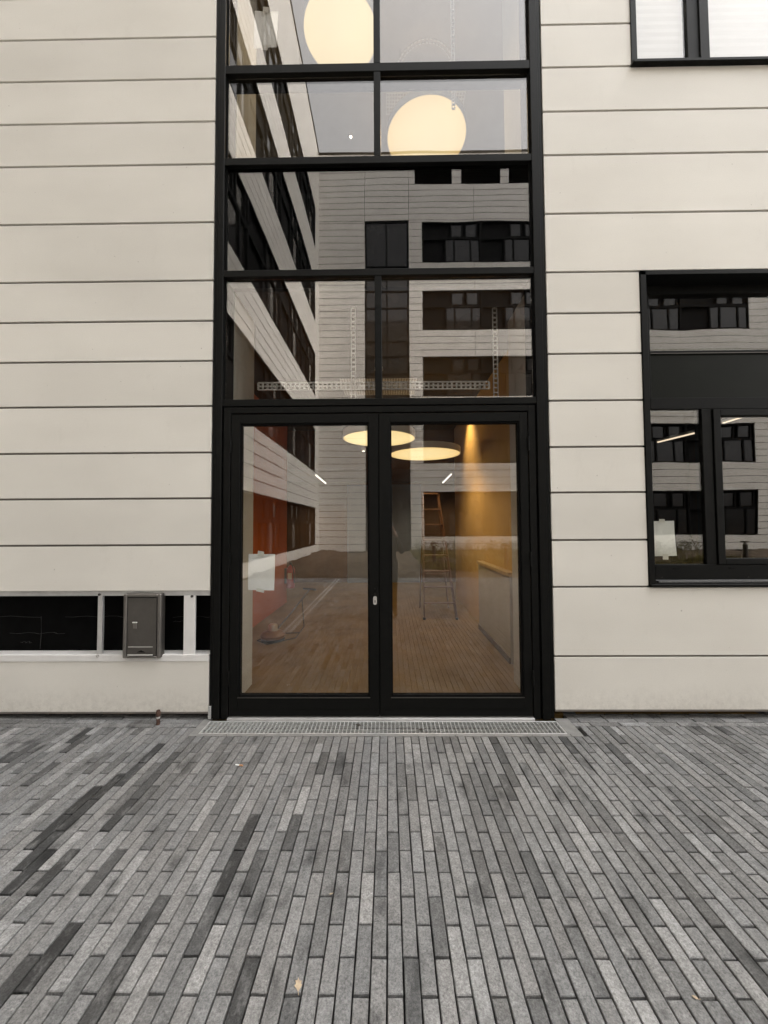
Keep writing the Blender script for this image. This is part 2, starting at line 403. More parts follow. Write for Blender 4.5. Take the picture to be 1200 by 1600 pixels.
at.data.foreach_set('color', [c for t in tones for c in (*t, 1.0)])
bm = bmesh.new(); bm.from_mesh(me); bmesh.ops.recalc_face_normals(bm, faces=bm.faces); bm.to_mesh(me); bm.free()
stuff(link('paver_field', me, pavement))

# concrete edging round the grating
edge_parts = []
x = -1.584
while x < 1.50:
    b = min(x + 0.3, 1.512)
    obj('edging_stone', MB().box(x + .0015, b - .0015, -0.262, -0.230, -0.06, 0.001), M['conc'], pavement, 0.0015); x = b
for a, b in ((-1.584, -1.520), (1.400, 1.512)):
    obj('edging_stone', MB().box(a, b, -0.2285, 0.02, -0.06, 0.0008), M['conc'], pavement, 0.0015)

# soil and meadow in the courtyard behind the camera
def bumpy(x0, x1, y0, y1, nx, ny, amp, seed):
    r = random.Random(seed); ph = [(r.uniform(.5, 3), r.uniform(.5, 3), r.uniform(0, 6), r.uniform(.3, 1)) for _ in range(9)]
    mb = MB(); vs = []
    for j in range(ny + 1):
        for i in range(nx + 1):
            x = x0 + (x1-x0)*i/nx; y = y0 + (y1-y0)*j/ny
            e = min(1, min(j, ny-j) / 3)
            z = sum(a*math.sin(fx*x+p)*math.sin(fy*y+p*1.7) for fx, fy, p, a in ph) / 3 + r.uniform(-.35, .35)
            vs.append((x, y, -0.03 + amp*e*max(0, z + 0.35)))
    mb.add(vs, [(j*(nx+1)+i, j*(nx+1)+i+1, (j+1)*(nx+1)+i+1, (j+1)*(nx+1)+i) for j in range(ny) for i in range(nx)]); return mb
structure(obj('courtyard_soil', bumpy(-4.42, 24, -20.9, -8.74, 190, 110, 0.17, 3), M['soil'], smooth=True))
gm = MB(); r = random.Random(5)
for _ in range(16000):
    x = 1.3 + r.random() ** 1.3 * 15; y = r.uniform(-20.4, -9.9); h = r.uniform(.14, .34); a = r.uniform(0, 6.28); w = r.uniform(.012, .03)
    dx, dy = math.cos(a)*w, math.sin(a)*w; lx, ly = r.uniform(-.1, .1), r.uniform(-.1, .1)
    gm.add([(x-dx, y-dy, -.02), (x+dx, y+dy, -.02), (x+lx, y+ly, h)], [(0, 1, 2)])
stuff(obj('meadow_grass', gm, M['grass'])); 
wm = MB()
for _ in range(420):
    x = 1.5 + r.random() * 17; y = r.uniform(-20.5, -18.0); h = r.uniform(.35, .8) * (1.5 if r.random() < .08 else 1)
    wm.tube([(x, y, -.03), (x + r.uniform(-.05, .05), y, h*.6), (x + r.uniform(-.12, .12), y, h)], [.008, .006, .003], 4)
    for q in range(7):
        z = h*r.uniform(.25, 1); a = r.uniform(0, 6.28); l = r.uniform(.06, .16)
        wm.add([(x, y, z), (x+math.cos(a)*l*.6-.02, y+math.sin(a)*l*.6, z+.05), (x+math.cos(a)*l, y+math.sin(a)*l, z+.02), (x+math.cos(a)*l*.6+.02, y+math.sin(a)*l*.6, z+.0)], [(0, 1, 2, 3)])
stuff(obj('tall_weeds', wm, M['weed']))

# ------------------------------------------------------------------ the building with the entrance
B = thing('office_building', 'white panelled office building with a tall black framed glass entrance and double doors', 'building')
GAP = 0.009
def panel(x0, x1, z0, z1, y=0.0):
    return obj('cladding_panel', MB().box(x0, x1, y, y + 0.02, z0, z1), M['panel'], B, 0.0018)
LJ = [1.092, 1.485, 1.891, 2.293, 2.705, 3.109, 3.470, 3.836, 4.370, 4.909, 5.308, 5.712, 6.111, 6.51, 6.91, 7.31, 7.71]
XL0, XL1 = -4.42, -1.546
for a, b in zip(LJ, LJ[1:]):
    lo = a if a == LJ[0] else a + GAP
    panel(XL0, XL1, lo, b - GAP)
panel(XL0, XL1, 0.062, 0.489)
RJ = [0.525, 1.111, 1.511, 1.921, 2.317, 2.724, 3.138, 3.499, 3.870, 4.402, 4.940, 5.344, 5.757, 6.160, 6.56, 6.96, 7.36, 7.76]
WX0, WX1 = 2.222, 5.40
panel(1.406, 9.0, 0.080, 0.525 - GAP)
for a, b in zip(RJ, RJ[1:]):
    if 1.1 < a < 3.85 or a > 5.7:
        panel(1.406, WX0 - 0.004, a + GAP, b - GAP); panel(WX1 + 0.05, 9.0, a + GAP, b - GAP)
    else: panel(1.406, 9.0, a + GAP, b - GAP)
# wall behind the panels (joints show it)
wb = MB()
wb.box(XL0, -1.56, 0.023, 0.30, 1.05, 8.9); wb.box(XL0, -1.56, 0.12, 0.30, 0.10, 0.535)
wb.box(1.42, WX0, 0.023, 0.30, 0.10, 8.9); wb.box(WX0, WX1, 0.023, 0.30, 0.10, 1.09); wb.box(WX0, WX1, 0.023, 0.30, 3.875, 5.74)
wb.box(WX1, 24, 0.023, 0.30, 0.10, 8.9)
obj('wall_backing', wb, M['joint'], B)
ub = MB().box(XL0, 24, 0.0, 0.30, 9.0, 26.0).box(9.01, 24, 0.0, 0.02, 0.08, 8.9)
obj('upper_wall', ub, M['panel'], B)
obj('roof', MB().box(XL0, 24, 0.02, 12, 26.02, 26.3), M['joint'], B)
obj('rear_wall', MB().box(XL0, 24, 12, 12.3, -0.05, 26.0), M['joint'], B)
obj('plinth', MB().box(XL0, -1.56, 0.24, 0.30, -0.1, 0.1).box(1.42, 24, 0.24, 0.30, -0.1, 0.1), M['black_deep'], B)
# bottom drip profiles and corner angle
obj('drip_profile', MB().box(XL0, -1.547, 0.004, 0.20, 0.046, 0.060), M['joint'], B)
obj('drip_profile', MB().box(1.406, 9.0, 0.004, 0.20, 0.064, 0.078), M['joint'], B)
# the row left open on the left: black membrane, rails, vertical strips
obj('membrane', MB().box(XL0, -1.55, 0.13, 0.15, 0.535, 1.06), M['membrane'], B)
mw = MB()
for zz, xa, xb in ((.845, -4.4, -3.12), (.845, -2.9, -2.3), (.84, -1.93, -1.57), (.70, -3.4, -2.9), (.80, -1.93, -1.80), (.62, -3.3, -3.2)):
    n = 9; mw.tube([(xa+(xb-xa)*i/n, 0.118 + .01*math.sin(i*2.1), zz + .006*math.sin(i*1.7+xa)) for i in range(n+1)], .0022, 5)
mw.tube([(-3.12, .12, .845), (-3.115, .12, .70), (-3.122, .12, .56)], .003, 5)
stuff(obj('membrane_cord', mw, M['cord'], B))
obj('top_rail', MB().box(XL0, -1.548, 0.012, 0.05, 1.048, 1.091), M['alu'], B, 0.001)
obj('ledge_rail', MB().box(XL0, -1.546, -0.006, 0.12, 0.490, 0.546), M['alu_white'], B, 0.0015)
obj('upright_strip', MB().box(-2.522, -2.482, 0.004, 0.03, 0.546, 1.075), M['alu'], B, 0.001)
obj('upright_strip', MB().box(-1.774, -1.677, 0.008, 0.03, 0.546, 1.048), M['alu_white'], B, 0.001)
for bx, bz in ((-2.502, 1.062), (-2.505, 0.537), (-1.697, 1.044)):
    obj('bolt', MB().lathe([(0, -.004), (.009, -.004), (.011, 0), (.011, .006)], n=12), M['steel'], B, loc=(bx, -0.004, bz), rot=(R(90), 0, 0))

# ---- curtain wall
CWX0, CWX1 = -1.546, 1.404
frame = MB()
for s, xs in ((-1, (-1.505, -1.452)), (1, (1.295, 1.362))):
    frame.box(xs[0], xs[1], -0.012, 0.17, 0.0, 8.9)
frame.box(-1.545, -1.506, 0.012, 0.20, 0.0, 8.9).box(1.363, 1.403, 0.012, 0.20, 0.0, 8.9)
CW = obj('curtain_wall', frame, M['black'], B, 0.003)
obj('jamb_flashing', MB().box(-1.532, -1.508, -0.004, 0.0115, 0.02, 8.9), M['black'], CW, 0.002)
obj('jamb_flashing', MB().box(1.364, 1.388, -0.004, 0.0115, 0.02, 8.9), M['black'], CW, 0.002)
obj('jamb_gasket', MB().box(-1.4515, -1.438, 0.02, 0.20, 0.0, 8.9), M['black_deep'], CW)
obj('jamb_gasket', MB().box(1.281, 1.2945, 0.02, 0.20, 0.0, 8.9), M['black_deep'], CW)
TR = [(2.697, 2.757), (3.857, 3.918), (4.884, 4.952), (5.742, 5.822), (7.2, 7.27), (8.1, 8.17)]
for a, b in TR:
    obj('transom', MB().box(-1.4515, 1.2945, -0.010, 0.16, a, b), M['black'], CW, 0.003)
for z0, z1 in ((2.7575, 3.8565), (4.9525, 5.7415), (5.8225, 7.1995)):
    obj('mullion', MB().box(-0.109, -0.049, -0.008, 0.19, z0, z1), M['black'], CW, 0.003)
GY = 0.030
panes = [(-1.4375, -0.1095, 2.7575, 3.8565, 'g_curtain'), (-0.0485, 1.2805, 2.7575, 3.8565, 'g_curtain'),
         (-1.4375, 1.2805, 3.9185, 4.8835, 'g_spandrel'),
         (-1.4375, -0.1095, 4.9525, 5.7415, 'g_curtain'), (-0.0485, 1.2805, 4.9525, 5.7415, 'g_curtain'),
         (-1.4375, -0.1095, 5.8225, 7.1995, 'g_curtain'), (-0.0485, 1.2805, 5.8225, 7.1995, 'g_curtain'),
         (-1.4375, 1.2805, 7.2705, 8.0995, 'g_curtain'), (-1.4375, 1.2805, 8.1705, 8.9, 'g_spandrel')]
for x0, x1, z0, z1, mm in panes:
    obj('spandrel_pane' if 'span' in mm else 'glass_pane', MB().box(x0, x1, GY, GY + 0.008, z0, z1), M[mm], CW)
for za, zb in ((3.9185, 4.8835), (8.1705, 8.9)):
    obj('spandrel_board', MB().box(-1.4375, 1.2805, GY + 0.03, GY + 0.06, za, zb), M['greenblack'], CW)
# corner fixing angle at the foot of the left jamb
obj('corner_angle', MB().box(-1.541, -1.520, -0.02, -0.0045, 0.012, 0.115), M['galv'], CW, 0.001)

# ---- double door
df = MB()
df.box(-1.437, -1.378, -0.004, 0.10, 0.0, 2.690).box(1.222, 1.280, -0.004, 0.10, 0.0, 2.690).box(-1.3775, 1.2215, -0.004, 0.10, 2.636, 2.690)
DF = obj('door_frame', df, M['black'], B, 0.0025)
obj('threshold', MB().box(-1.3775, 1.2215, -0.028, 0.10, 0.0, 0.018), M['alu'], DF, 0.002)
def leaf(x0, x1, gx0, gx1):
    z0, z1, g0, g1 = 0.026, 2.627, 0.184, 2.547
    m = MB().box(x0, gx0, 0.0, 0.07, z0, z1).box(gx1, x1, 0.0, 0.07, z0, z1).box(gx0, gx1, 0.0, 0.07, z0, g0).box(gx0, gx1, 0.0, 0.07, g1, z1)
    d = obj('door', m, M['black'], B, 0.0022)
    bead = MB(); b = 0.014
    bead.box(gx0, gx0+b, 0.012, 0.06, g0+b, g1-b).box(gx1-b, gx1, 0.012, 0.06, g0+b, g1-b).box(gx0, gx1, 0.012, 0.06, g0, g0+b).box(gx0, gx1, 0.012, 0.06, g1-b, g1)
    obj('glazing_bead', bead, M['black_deep'], d)
    obj('bead_rail', MB().box(gx0 - 0.004, gx1 + 0.004, -0.0025, 0.011, g0 - 0.006, g0 - 0.001), M['steel'], d)
    obj('door_glass', MB().box(gx0+b, gx1-b, GY, GY + 0.008, g0+b, g1-b), M['g_door'], d)
    obj('kick_plate', MB().box(x0 + 0.006, x1 - 0.006, -0.0025, -0.0003, 0.030, 0.085), M['black'], d)
    return d
dl = leaf(-1.371, -0.086, -1.297, -0.166)
dr = leaf(-0.078, 1.2145, 0.018, 1.144)
obj('meeting_gasket', MB().box(-0.0858, -0.0782, 0.012, 0.06, 0.03, 2.62), M['black_deep'], dl)
lk = MB()
pr = []
for k in range(24):
    a = 2*math.pi*k/24; pr.append((0.0155*math.cos(a), 0.021*math.copysign(1, math.sin(a)) + 0.0155*math.sin(a)))
lk.add([(x, -0.008, z) for x, z in pr] + [(x, 0.0, z) for x, z in pr], [tuple(range(24))] + [(i, i+24, (i+1) % 24+24, (i+1) % 24) for i in range(24)])
obj('lock_plate', lk, M['steel_light'], dl, loc=(-0.118, 0.0, 1.003))
kh = MB().lathe([(0, -.0015), (.007, -.0015), (.007, .001)], n=14)
obj('keyhole', kh, M['black_deep'], dl, loc=(-0.118, -0.0086, 1.009), rot=(R(90), 0, 0))
obj('keyhole', MB().box(-.0035, .0035, -.001, .001, -.02, 0), M['black_deep'], dl, loc=(-0.118, -0.0088, 1.006))
hs_ = MB().lathe([(0, -.002), (.008, -.002), (.009, .002)], n=16)
obj('handle_socket', hs_, M['black_deep'], dl, loc=(-0.118, -0.001, 1.083), rot=(R(90), 0, 0))
for zz in (1.104, 1.060):
    obj('screw', MB().lathe([(0, -.002), (.004, -.002), (.005, .001)], n=10), M['steel'], dl, loc=(-0.118, -0.001, zz), rot=(R(90), 0, 0))
for hz in (0.35, 1.35, 2.35):
    obj('hinge', MB().tube([(-1.374, -0.009, hz-.06), (-1.374, -0.009, hz+.06)], .009, 10), M['black'], dl)
    obj('hinge', MB().tube([(1.218, -0.009, hz-.06), (1.218, -0.009, hz+.06)], .009, 10), M['black'], dr)

# ---- windows on the right
def lower_window():
    wf = MB()
    wf.box(WX0, WX0+0.05, -0.012, 0.24, 1.135, 3.868).box(WX1, WX1+0.05, -0.012, 0.24, 1.135, 3.868).box(WX0, WX1+0.05, -0.012, 0.24, 3.830, 3.868)
    w = obj('window', wf, M['black'], B, 0.002)
    obj('window_sill', MB().box(WX0 + .002, WX1+0.048, -0.03, 0.15, 1.112, 1.134), M['black'], w, 0.003)
    obj('sill_stone', MB().box(2.352, WX1 - .01, 0.06, 0.149, 1.1345, 1.149), M['granite'], w, 0.002)
    Y = 0.15
    fr = MB()
    fr.box(2.2725, 2.384, Y, Y+0.09, 1.15, 2.79).box(2.2725, 2.40, Y, Y+0.09, 2.79, 3.83)
    fr.box(2.384, WX1, Y, Y+0.09, 1.15, 1.282).box(2.384, WX1, Y, Y+0.09, 2.685, 2.79)
    fr.box(2.40, WX1, Y, Y+0.09, 3.755, 3.83).box(2.40, WX1, Y, Y+0.09, 3.190, 3.225)
    fr.box(2.842, 2.93, Y, Y+0.09, 1.282, 2.685)
    fr.box(4.55, 4.65, Y, Y+0.09, 1.282, 2.685).box(4.0, 4.06, Y, Y+0.09, 3.225, 3.755)
    obj('window_frame', fr, M['black'], w, 0.003)
    sash = MB().box(2.938, 3.003, Y-.012, Y+.08, 1.284, 2.68).box(4.48, 4.546, Y-.012, Y+.08, 1.284, 2.68).box(3.003, 4.48, Y-.012, Y+.08, 1.284, 1.335).box(3.003, 4.48, Y-.012, Y+.08, 2.620, 2.68)
    obj('window_sash', sash, M['black'], w, 0.003)
    obj('spandrel_panel', MB().box(2.40, WX1, Y + .01, Y + 0.06, 2.7902, 3.1898), M['greenblack'], w, 0.002)
    obj('trim_strip', MB().box(2.40, WX1, Y - .004, Y + .004, 3.196, 3.201), M['steel'], w)
    for x0, x1, z0, z1 in ((2.384, 2.842, 1.282, 2.685), (3.003, 4.48, 1.335, 2.62), (4.65, WX1, 1.282, 2.685), (2.40, 4.0, 3.225, 3.755), (4.06, WX1, 3.225, 3.755)):
        obj('window_pane', MB().box(x0, x1, Y+.02, Y+.028, z0, z1), M['g_window'], w)
    for x in (2.57, 3.06):
        obj('drain_cap', MB().box(x-.025, x+.025, Y-.008, Y-.0005, 1.243, 1.252), M['black_deep'], w)
    for x in (2.44, 3.2, 4.2):
        obj('screw', MB().lathe([(0, -.003), (.005, -.003), (.006, .001)], n=8), M['steel'], w, loc=(x, Y-.001, 1.168), rot=(R(90), 0, 0))
    return w
lower_window()
def upper_window():
    z0 = 5.742
    wf = MB().box(2.206, 2.256, -0.012, 0.24, z0+.03, 8.4).box(WX1, WX1+.05, -0.012, 0.24, z0+.03, 8.4).box(2.206, WX1+.05, -0.012, 0.24, 8.4, 8.44)
    w = obj('window', wf, M['black'], B, 0.002)
    obj('window_sill', MB().box(2.200, WX1+.05, -0.045, 0.15, z0, z0+.030), M['black'], w, 0.004)
    Y = .05
    obj('window_frame', MB().box(2.2565, 2.285, Y, Y+.09, z0+.031, 8.4).box(2.755, 2.935, Y, Y+.09, z0+.075, 8.4).box(2.285, WX1, Y, Y+.09, z0+.031, z0+.075).box(4.6, 4.75, Y, Y+.09, z0+.075, 8.4), M['black'], w, .003)
    obj('window_sash', MB().box(2.86, 2.945, Y-.012, Y+.06, z0+.08, 8.35), M['black'], w, .003)
    for x0, x1 in ((2.285, 2.755), (2.935, 4.6), (4.75, WX1)):
        obj('window_pane', MB().box(x0, x1, Y+.02, Y+.028, z0+.075, 8.4), M['g_clear'], w)
        bl = MB(); nz = int((8.4 - z0 - .08) / .075); zz = [z0 + .078 + k * .0375 for k in range(2*nz+1)]
        vs = [(x, Y + .045 + (.0035 if k % 2 else 0) + dy, z) for dy in (0, .002) for k, z in enumerate(zz) for x in (x0+.004, x1-.004)]
        nn = 2*len(zz); bl.add(vs, [(2*k, 2*k+1, 2*k+3, 2*k+2) for k in range(len(zz)-1)] + [(nn+2*k+2, nn+2*k+3, nn+2*k+1, nn+2*k) for k in range(len(zz)-1)])
        obj('pleated_blind', bl, M['blind'], w)
upper_window()

# ---- room behind the right window
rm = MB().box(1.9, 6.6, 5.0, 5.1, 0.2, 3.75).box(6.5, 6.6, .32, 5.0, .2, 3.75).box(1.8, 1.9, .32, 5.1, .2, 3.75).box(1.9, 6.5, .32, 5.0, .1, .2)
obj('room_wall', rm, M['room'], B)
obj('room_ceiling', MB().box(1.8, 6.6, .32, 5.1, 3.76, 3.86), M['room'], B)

# ---- entrance hall (two floors)
hall_floor = structure(obj('hall_floor', MB().box(-4.3, 3.2, 0.10, 8.1, -0.06, 0.0), M['hall_floor']))
for z0, z1 in ((0.0, 3.85), (4.87, 8.4)):
    obj('white_reveal', MB().box(-1.56, -1.432, 0.205, 0.73, z0, z1), M['white'], B)
    obj('white_reveal', MB().box(1.312, 1.405, 0.205, 0.79, z0, z1), M['white'], B)
    obj('return_wall', MB().box(-4.3, -1.561, 0.60, 0.729, z0, z1), M['white'], B); obj('return_wall', MB().box(1.4055, 1.79, 0.66, 0.789, z0, z1), M['white'], B)
obj('orange_wall', MB().box(-2.36, -2.22, 0.73, 5.06, 0.0, 3.85), M['orange'], B)
obj('ochre_wall', MB().box(1.52, 1.66, 0.79, 5.43, 0.0, 3.85), M['ochre'], B)
obj('hall_side_wall', MB().box(-4.3, -4.2, .73, 8.1, 0, 3.85), M['white'], B); obj('hall_side_wall', MB().box(3.1, 3.2, 5.46, 8.1, 0, 3.85), M['white'], B)
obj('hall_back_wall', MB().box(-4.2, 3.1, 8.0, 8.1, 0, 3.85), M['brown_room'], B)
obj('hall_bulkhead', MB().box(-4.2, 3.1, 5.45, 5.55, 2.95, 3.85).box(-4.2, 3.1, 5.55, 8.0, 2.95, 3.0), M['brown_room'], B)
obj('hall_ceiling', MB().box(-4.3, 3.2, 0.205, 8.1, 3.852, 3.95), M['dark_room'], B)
obj('floor_slab', MB().box(-4.3, 3.2, 0.205, 8.1, 4.80, 4.868), M['ceiling'], B)
obj('half_height_wall', MB().box(1.44, 1.519, 1.30, 2.88, 0.0, 1.03), M['half_wall'], B, .002)
obj('cap_rail', MB().box(1.415, 1.519, 1.28, 2.90, 1.032, 1.075), M['wood'], B, .003)
obj('skirting', MB().box(1.425, 1.4395, 1.30, 2.88, 0.0, 0.07), M['wood_dark'], B)
hd = obj('hall_door', MB().box(-1.2, -0.13, 7.93, 7.99, 0.0, 2.86).box(-0.12, 0.97, 7.93, 7.99, 0.0, 2.86), M['bluegrey'], B, .003)
obj('hall_door_handle', MB().box(-.2, -.17, 7.90, 7.93, 1.0, 1.16), M['steel'], hd)
obj('upper_hall_wall', MB().box(-3.4, -3.3, .73, 6.6, 4.87, 8.4), M['white'], B); obj('upper_hall_wall', MB().box(2.6, 2.7, .79, 6.6, 4.87, 8.4), M['white'], B)
obj('upper_hall_back_wall', MB().box(-3.3, 2.6, 6.5, 6.6, 4.87, 8.4), M['ceiling'], B)
obj('upper_hall_ceiling', MB().box(-4.3, 3.2, 0.205, 8.1, 8.402, 8.5), M['ceiling'], B)

# ---- lamps
def drum_lamp(label, cx, cy, z, d, top, grp, glow, power):
    t = thing('pendant_lamp', label, 'lamp', (cx, cy, z), group=grp); rr = d / 2; h = 0.10
    obj('lamp_shade', MB().lathe([(rr-.012, 0.004), (rr-.012, -.002), (rr-.002, -.002), (rr, 0), (rr, h-.004), (rr-.004, h), (0, h)], n=72), M['lamp_rim'], t, smooth=True)
    obj('diffuser', MB().lathe([(0, 0.0), (rr-.0125, 0.0)], n=72), glow, t)
    for k in range(3):
        a = 2*math.pi*k/3 + .4
        obj('suspension_wire', MB().tube([(rr*.7*math.cos(a), rr*.7*math.sin(a), h), (0.02*math.cos(a), 0.02*math.sin(a), top - z - .03)], .002, 5), M['steel'], t)
    ll = bpy.data.lights.new('lamp_light', 'SPOT'); ll.energy = power; ll.spot_size = R(150); ll.spot_blend = .6; ll.color = (1.0, .72, .40); ll.shadow_soft_size = 0.0
    lo2 = bpy.data.objects.new('lamp_light', ll); COL.objects.link(lo2); lo2.parent = t; lo2.location = (0, 0, -.02)
    obj('uplight', MB().lathe([(rr*.75, h+.003), (rr*.9, h+.003)], n=40), M['uplight'], t)
    cnp = MB(); zc = h + .62
    for q in range(-6, 7): cnp.box(-rr, rr, q*.05-.008, q*.05+.008, zc, zc+.004)
    for q in range(-14, 15): cnp.box(q*rr/14-.008, q*rr/14+.008, -.31, .31, zc+.0045, zc+.008)
    obj('perforated_canopy', cnp, M['galv'], t)
    obj('ceiling_rose', MB().lathe([(0, -.04), (.06, -.04), (.06, -.002), (0, -.002)], c=(0, 0, top - z), n=20), M['lamp_rim'], t)
    return t
LG = 'round drum pendant lamps'
drum_lamp('smaller lit drum lamp hanging in the ground floor hall, nearer the door glass', -0.12, 1.94, 2.845, 1.0, 3.85, LG, M['glow'], 9)
drum_lamp('larger lit drum lamp above the stepladder in the ground floor hall', 0.63, 3.2, 2.86, 1.2, 3.85, LG, M['glow'], 13)
drum_lamp('lit round lamp in the topmost left pane, seen from below upstairs', -0.545, 1.12, 7.62, 0.9, 8.4, LG, M['glow_upper'], 8)
drum_lamp('lit round lamp upstairs in the right pane under the topmost row', 0.61, 2.28, 7.50, 1.2, 8.4, LG, M['glow_upper'], 13)
# downlight that washes the ochre wall
dlt = thing('downlight', 'small ceiling downlight throwing a golden cone on the ochre wall', 'lamp', (1.0, 3.75, 3.80))
obj('housing', MB().lathe([(.05, 0), (.05, .045), (0, .045)], n=20), M['lamp_rim'], dlt)
ld = bpy.data.lights.new('downlight_spot', 'SPOT'); ld.energy = 26; ld.spot_size = R(84); ld.spot_blend = 1.0; ld.color = (1.0, 0.72, 0.36); ld.shadow_soft_size = .05
lo = bpy.data.objects.new('downlight_spot', ld); COL.objects.link(lo); lo.parent = dlt; lo.location = (0, 0, -.01); lo.rotation_euler = (0, R(-36), 0)
def ceiling_spot(label, px, py, z):
    d = RX * ((px - 600) / 600) + UX * ((800 - py) / 600) + FX; p = CAM + d * ((z - CAM.z) / d.z)
    t = thing('ceiling_spot', label, 'lamp', p, group='small ceiling spots')
    obj('housing', MB().lathe([(.022, 0), (.045, 0), (.045, .05), (0, .05)], n=18), M['lamp_rim'], t)
    obj('lens', MB().lathe([(0, .002), (.021, .002)], n=18), M['spot_lens'], t); return t
ceiling_spot('tiny lit ceiling spot seen in the left pane beside the upper round lamp', 548, 214, 8.36)
ceiling_spot('tiny lit ceiling spot under the nearer drum lamp in the hall', 568, 705, 2.90)
ceiling_spot('tiny lit ceiling spot at the far left edge of the pane upstairs', 366, 214, 8.36)
ct = MB()
d_ = RX * (67/600) + UX * ((800 - 78) / 600) + FX; cc = CAM + d_ * ((8.15 - CAM.z) / d_.z)
for k in range(22):
    a = math.pi * (1.08 + .84 * k / 21); b = math.pi * (1.08 + .84 * (k + .62) / 21)
    for r0 in (.38, .42): ct.bar((r0*math.cos(a), r0*math.sin(a) + .3, 0), (r0*math.cos(b), r0*math.sin(b) + .3, 0), .012, .01)
ctt = thing('curved_tray', 'curved slotted metal strip hanging in the topmost right pane', 'cable tray', cc)
obj('slotted_web', ct, M['galv'], ctt)
for x in (-.36, .36): obj('suspension_wire', MB().tube([(x, .18, 0), (x, .18, 8.4 - cc.z)], .003, 5), M['steel'], ctt)
def led(label, a, b, mat='led', power=0):
    t = thing('linear_light', label, 'lamp', a, group='linear ceiling lights'); d = Vector(b) - Vector(a)
    obj('housing', MB().bar((0, 0, .022), d + Vector((0, 0, .022)), .035, .03), M['lamp_rim'], t)
    obj('diffuser', MB().bar((0, 0, 0), d, .022, .012), M[mat], t)
    if power:
        pl = bpy.data.lights.new('tube_light', 'SPOT'); pl.energy = power; pl.spot_size = R(150); pl.spot_blend = .8; pl.color = (1.0, .78, .5); pl.shadow_soft_size = 0.0
        po = bpy.data.objects.new('tube_light', pl); COL.objects.link(po); po.parent = t; po.location = d * .5 + Vector((0, 0, -.03))
    return t
led('thin linear light in the rear hall, seen through the left door leaf', (-1.72, 5.75, 2.86), (-1.78, 7.6, 2.86), power=16)
led('thin linear light in the rear hall, seen beside the stepladder', (1.50, 5.75, 2.86), (1.56, 7.6, 2.86), power=16)
def at(px, py, y):
    d = RX * ((px - 600) / 600) + UX * ((800 - py) / 600) + FX; t = (y - CAM.y) / d.y
    return CAM + d * t
pa, pb = at(1028, 691, 1.6), at(1095, 671, 1.05)
led('slanting light strip inside the narrow left pane of the right window', pa, (pb.x, pb.y, pa.z) if abs(pb.z-pa.z) < .5 else pb, 'led_dim')
pa, pb = at(1130, 661, 1.75), at(1160, 652, 1.5)
led('short light strip inside the right casement of the right window', pa, pb, 'led_dim')

# ------------------------------------------------------------------ things inside the hall
def stepladder():
    t = thing('stepladder', 'tall brown stepladder standing in the entrance hall', 'ladder', (0.62, 3.48, 0))
    top = 2.22
    def xr(z): return 0.57 - 0.27 * z / top
    def fy(z): return 0.30 * z / top
    for k, (a, b) in enumerate(((0.0, 0.03), (xr(0), xr(top)))):
        obj('rail', MB().bar((a, 0, 0), (b, fy(top), top), .022, .05), M['ladder'], t, .003)
        obj('rear_rail', MB().bar((a, .95, 0), (b, fy(top)+.06, top-.03), .018, .03), M['ladder'], t, .003)
        obj('foot', MB().box(-.022, .022, -.035, .035, 0, .035), M['rubber'], t, .004, loc=(a, 0, 0))
    n = 8
    for k in range(1, n):
        z = top * k / n
        obj('rung', MB().box(.008, xr(z), fy(z)-.035, fy(z)+.035, z-.010, z+.010), M['ladder'], t, .003)
    obj('top_platform', MB().box(.02, xr(top), fy(top)-.06, fy(top)+.09, top, top+.025), M['ladder'], t, .004)
    for z in (.7, 1.5):
        f = 1 - z/top; obj('cross_brace', MB().bar((.01, .95*f+(fy(top)+.06)*(1-f), z), (xr(z), .95*f+(fy(top)+.06)*(1-f), z), .015, .015), M['ladder'], t)
    for a in (.02, xr(1.1)):
        obj('spreader', MB().tube([(a, fy(1.1), 1.1), (a + .02, .33, .98), (a, .58, 1.08)], .009, 8), M['rust'], t)
    return t
stepladder()
fe = thing('fire_extinguisher', 'red fire extinguisher hanging at the end of the orange wall', 'fire extinguisher', (-2.09, 4.9, 0.33))
obj('cylinder', MB().lathe([(0, 0), (.07, 0), (.085, .02), (.085, .40), (.06, .46), (.025, .48), (.025, .5)], n=24), M['red'], fe, smooth=True)
obj('valve', MB().box(-.02, .02, -.05, .05, .50, .54).box(-.01, .01, -.10, .03, .55, .565), M['rubber'], fe)
obj('hose', MB().tube([(0, -.03, .52), (.06, -.09, .48), (.09, -.08, .3), (.085, -.05, .12)], .012, 8), M['rubber'], fe)
obj('instruction_label', MB().box(-.045, .045, -.0875, -.083, .2, .33), M['paper'], fe)
obj('bracket', MB().box(-.13, -.08, -.03, .03, .1, .42), M['steel'], fe)

fp = thing('floor_polisher', 'small orange floor polisher with tilted handle left on the hall floor', 'cleaning machine', (-1.67, 2.25, 0), (0, 0, R(-20)))
obj('brush', MB().lathe([(0, .01), (.16, .01), (.17, .03), (.16, .05), (0, .05)], n=28), M['rubber'], fp)
obj('housing', MB().lathe([(.17, .052), (.175, .09), (.14, .13), (.07, .15), (0, .155)], n=28), M['amber'], fp, smooth=True)
obj('motor', MB().lathe([(.065, .15), (.065, .22), (.05, .24), (0, .24)], n=20), M['steel_light'], fp, smooth=True)
obj('shaft', MB().tube([(0, .05, .12), (.06, .35, .32), (.14, .75, .62)], .014, 10), M['steel'], fp)
obj('grip', MB().tube([(.02, .76, .63), (.26, .74, .63)], .016, 10), M['rubber'], fp)
obj('power_cable', MB().tube([(.1, .6, .5), (.2, .5, .1), (.25, .2, .012), (.05, -.2, .012), (-.2, -.1, .012), (-.15, .3, .012), (.15, .45, .012)], .006, 6), M['rubber'], fp)

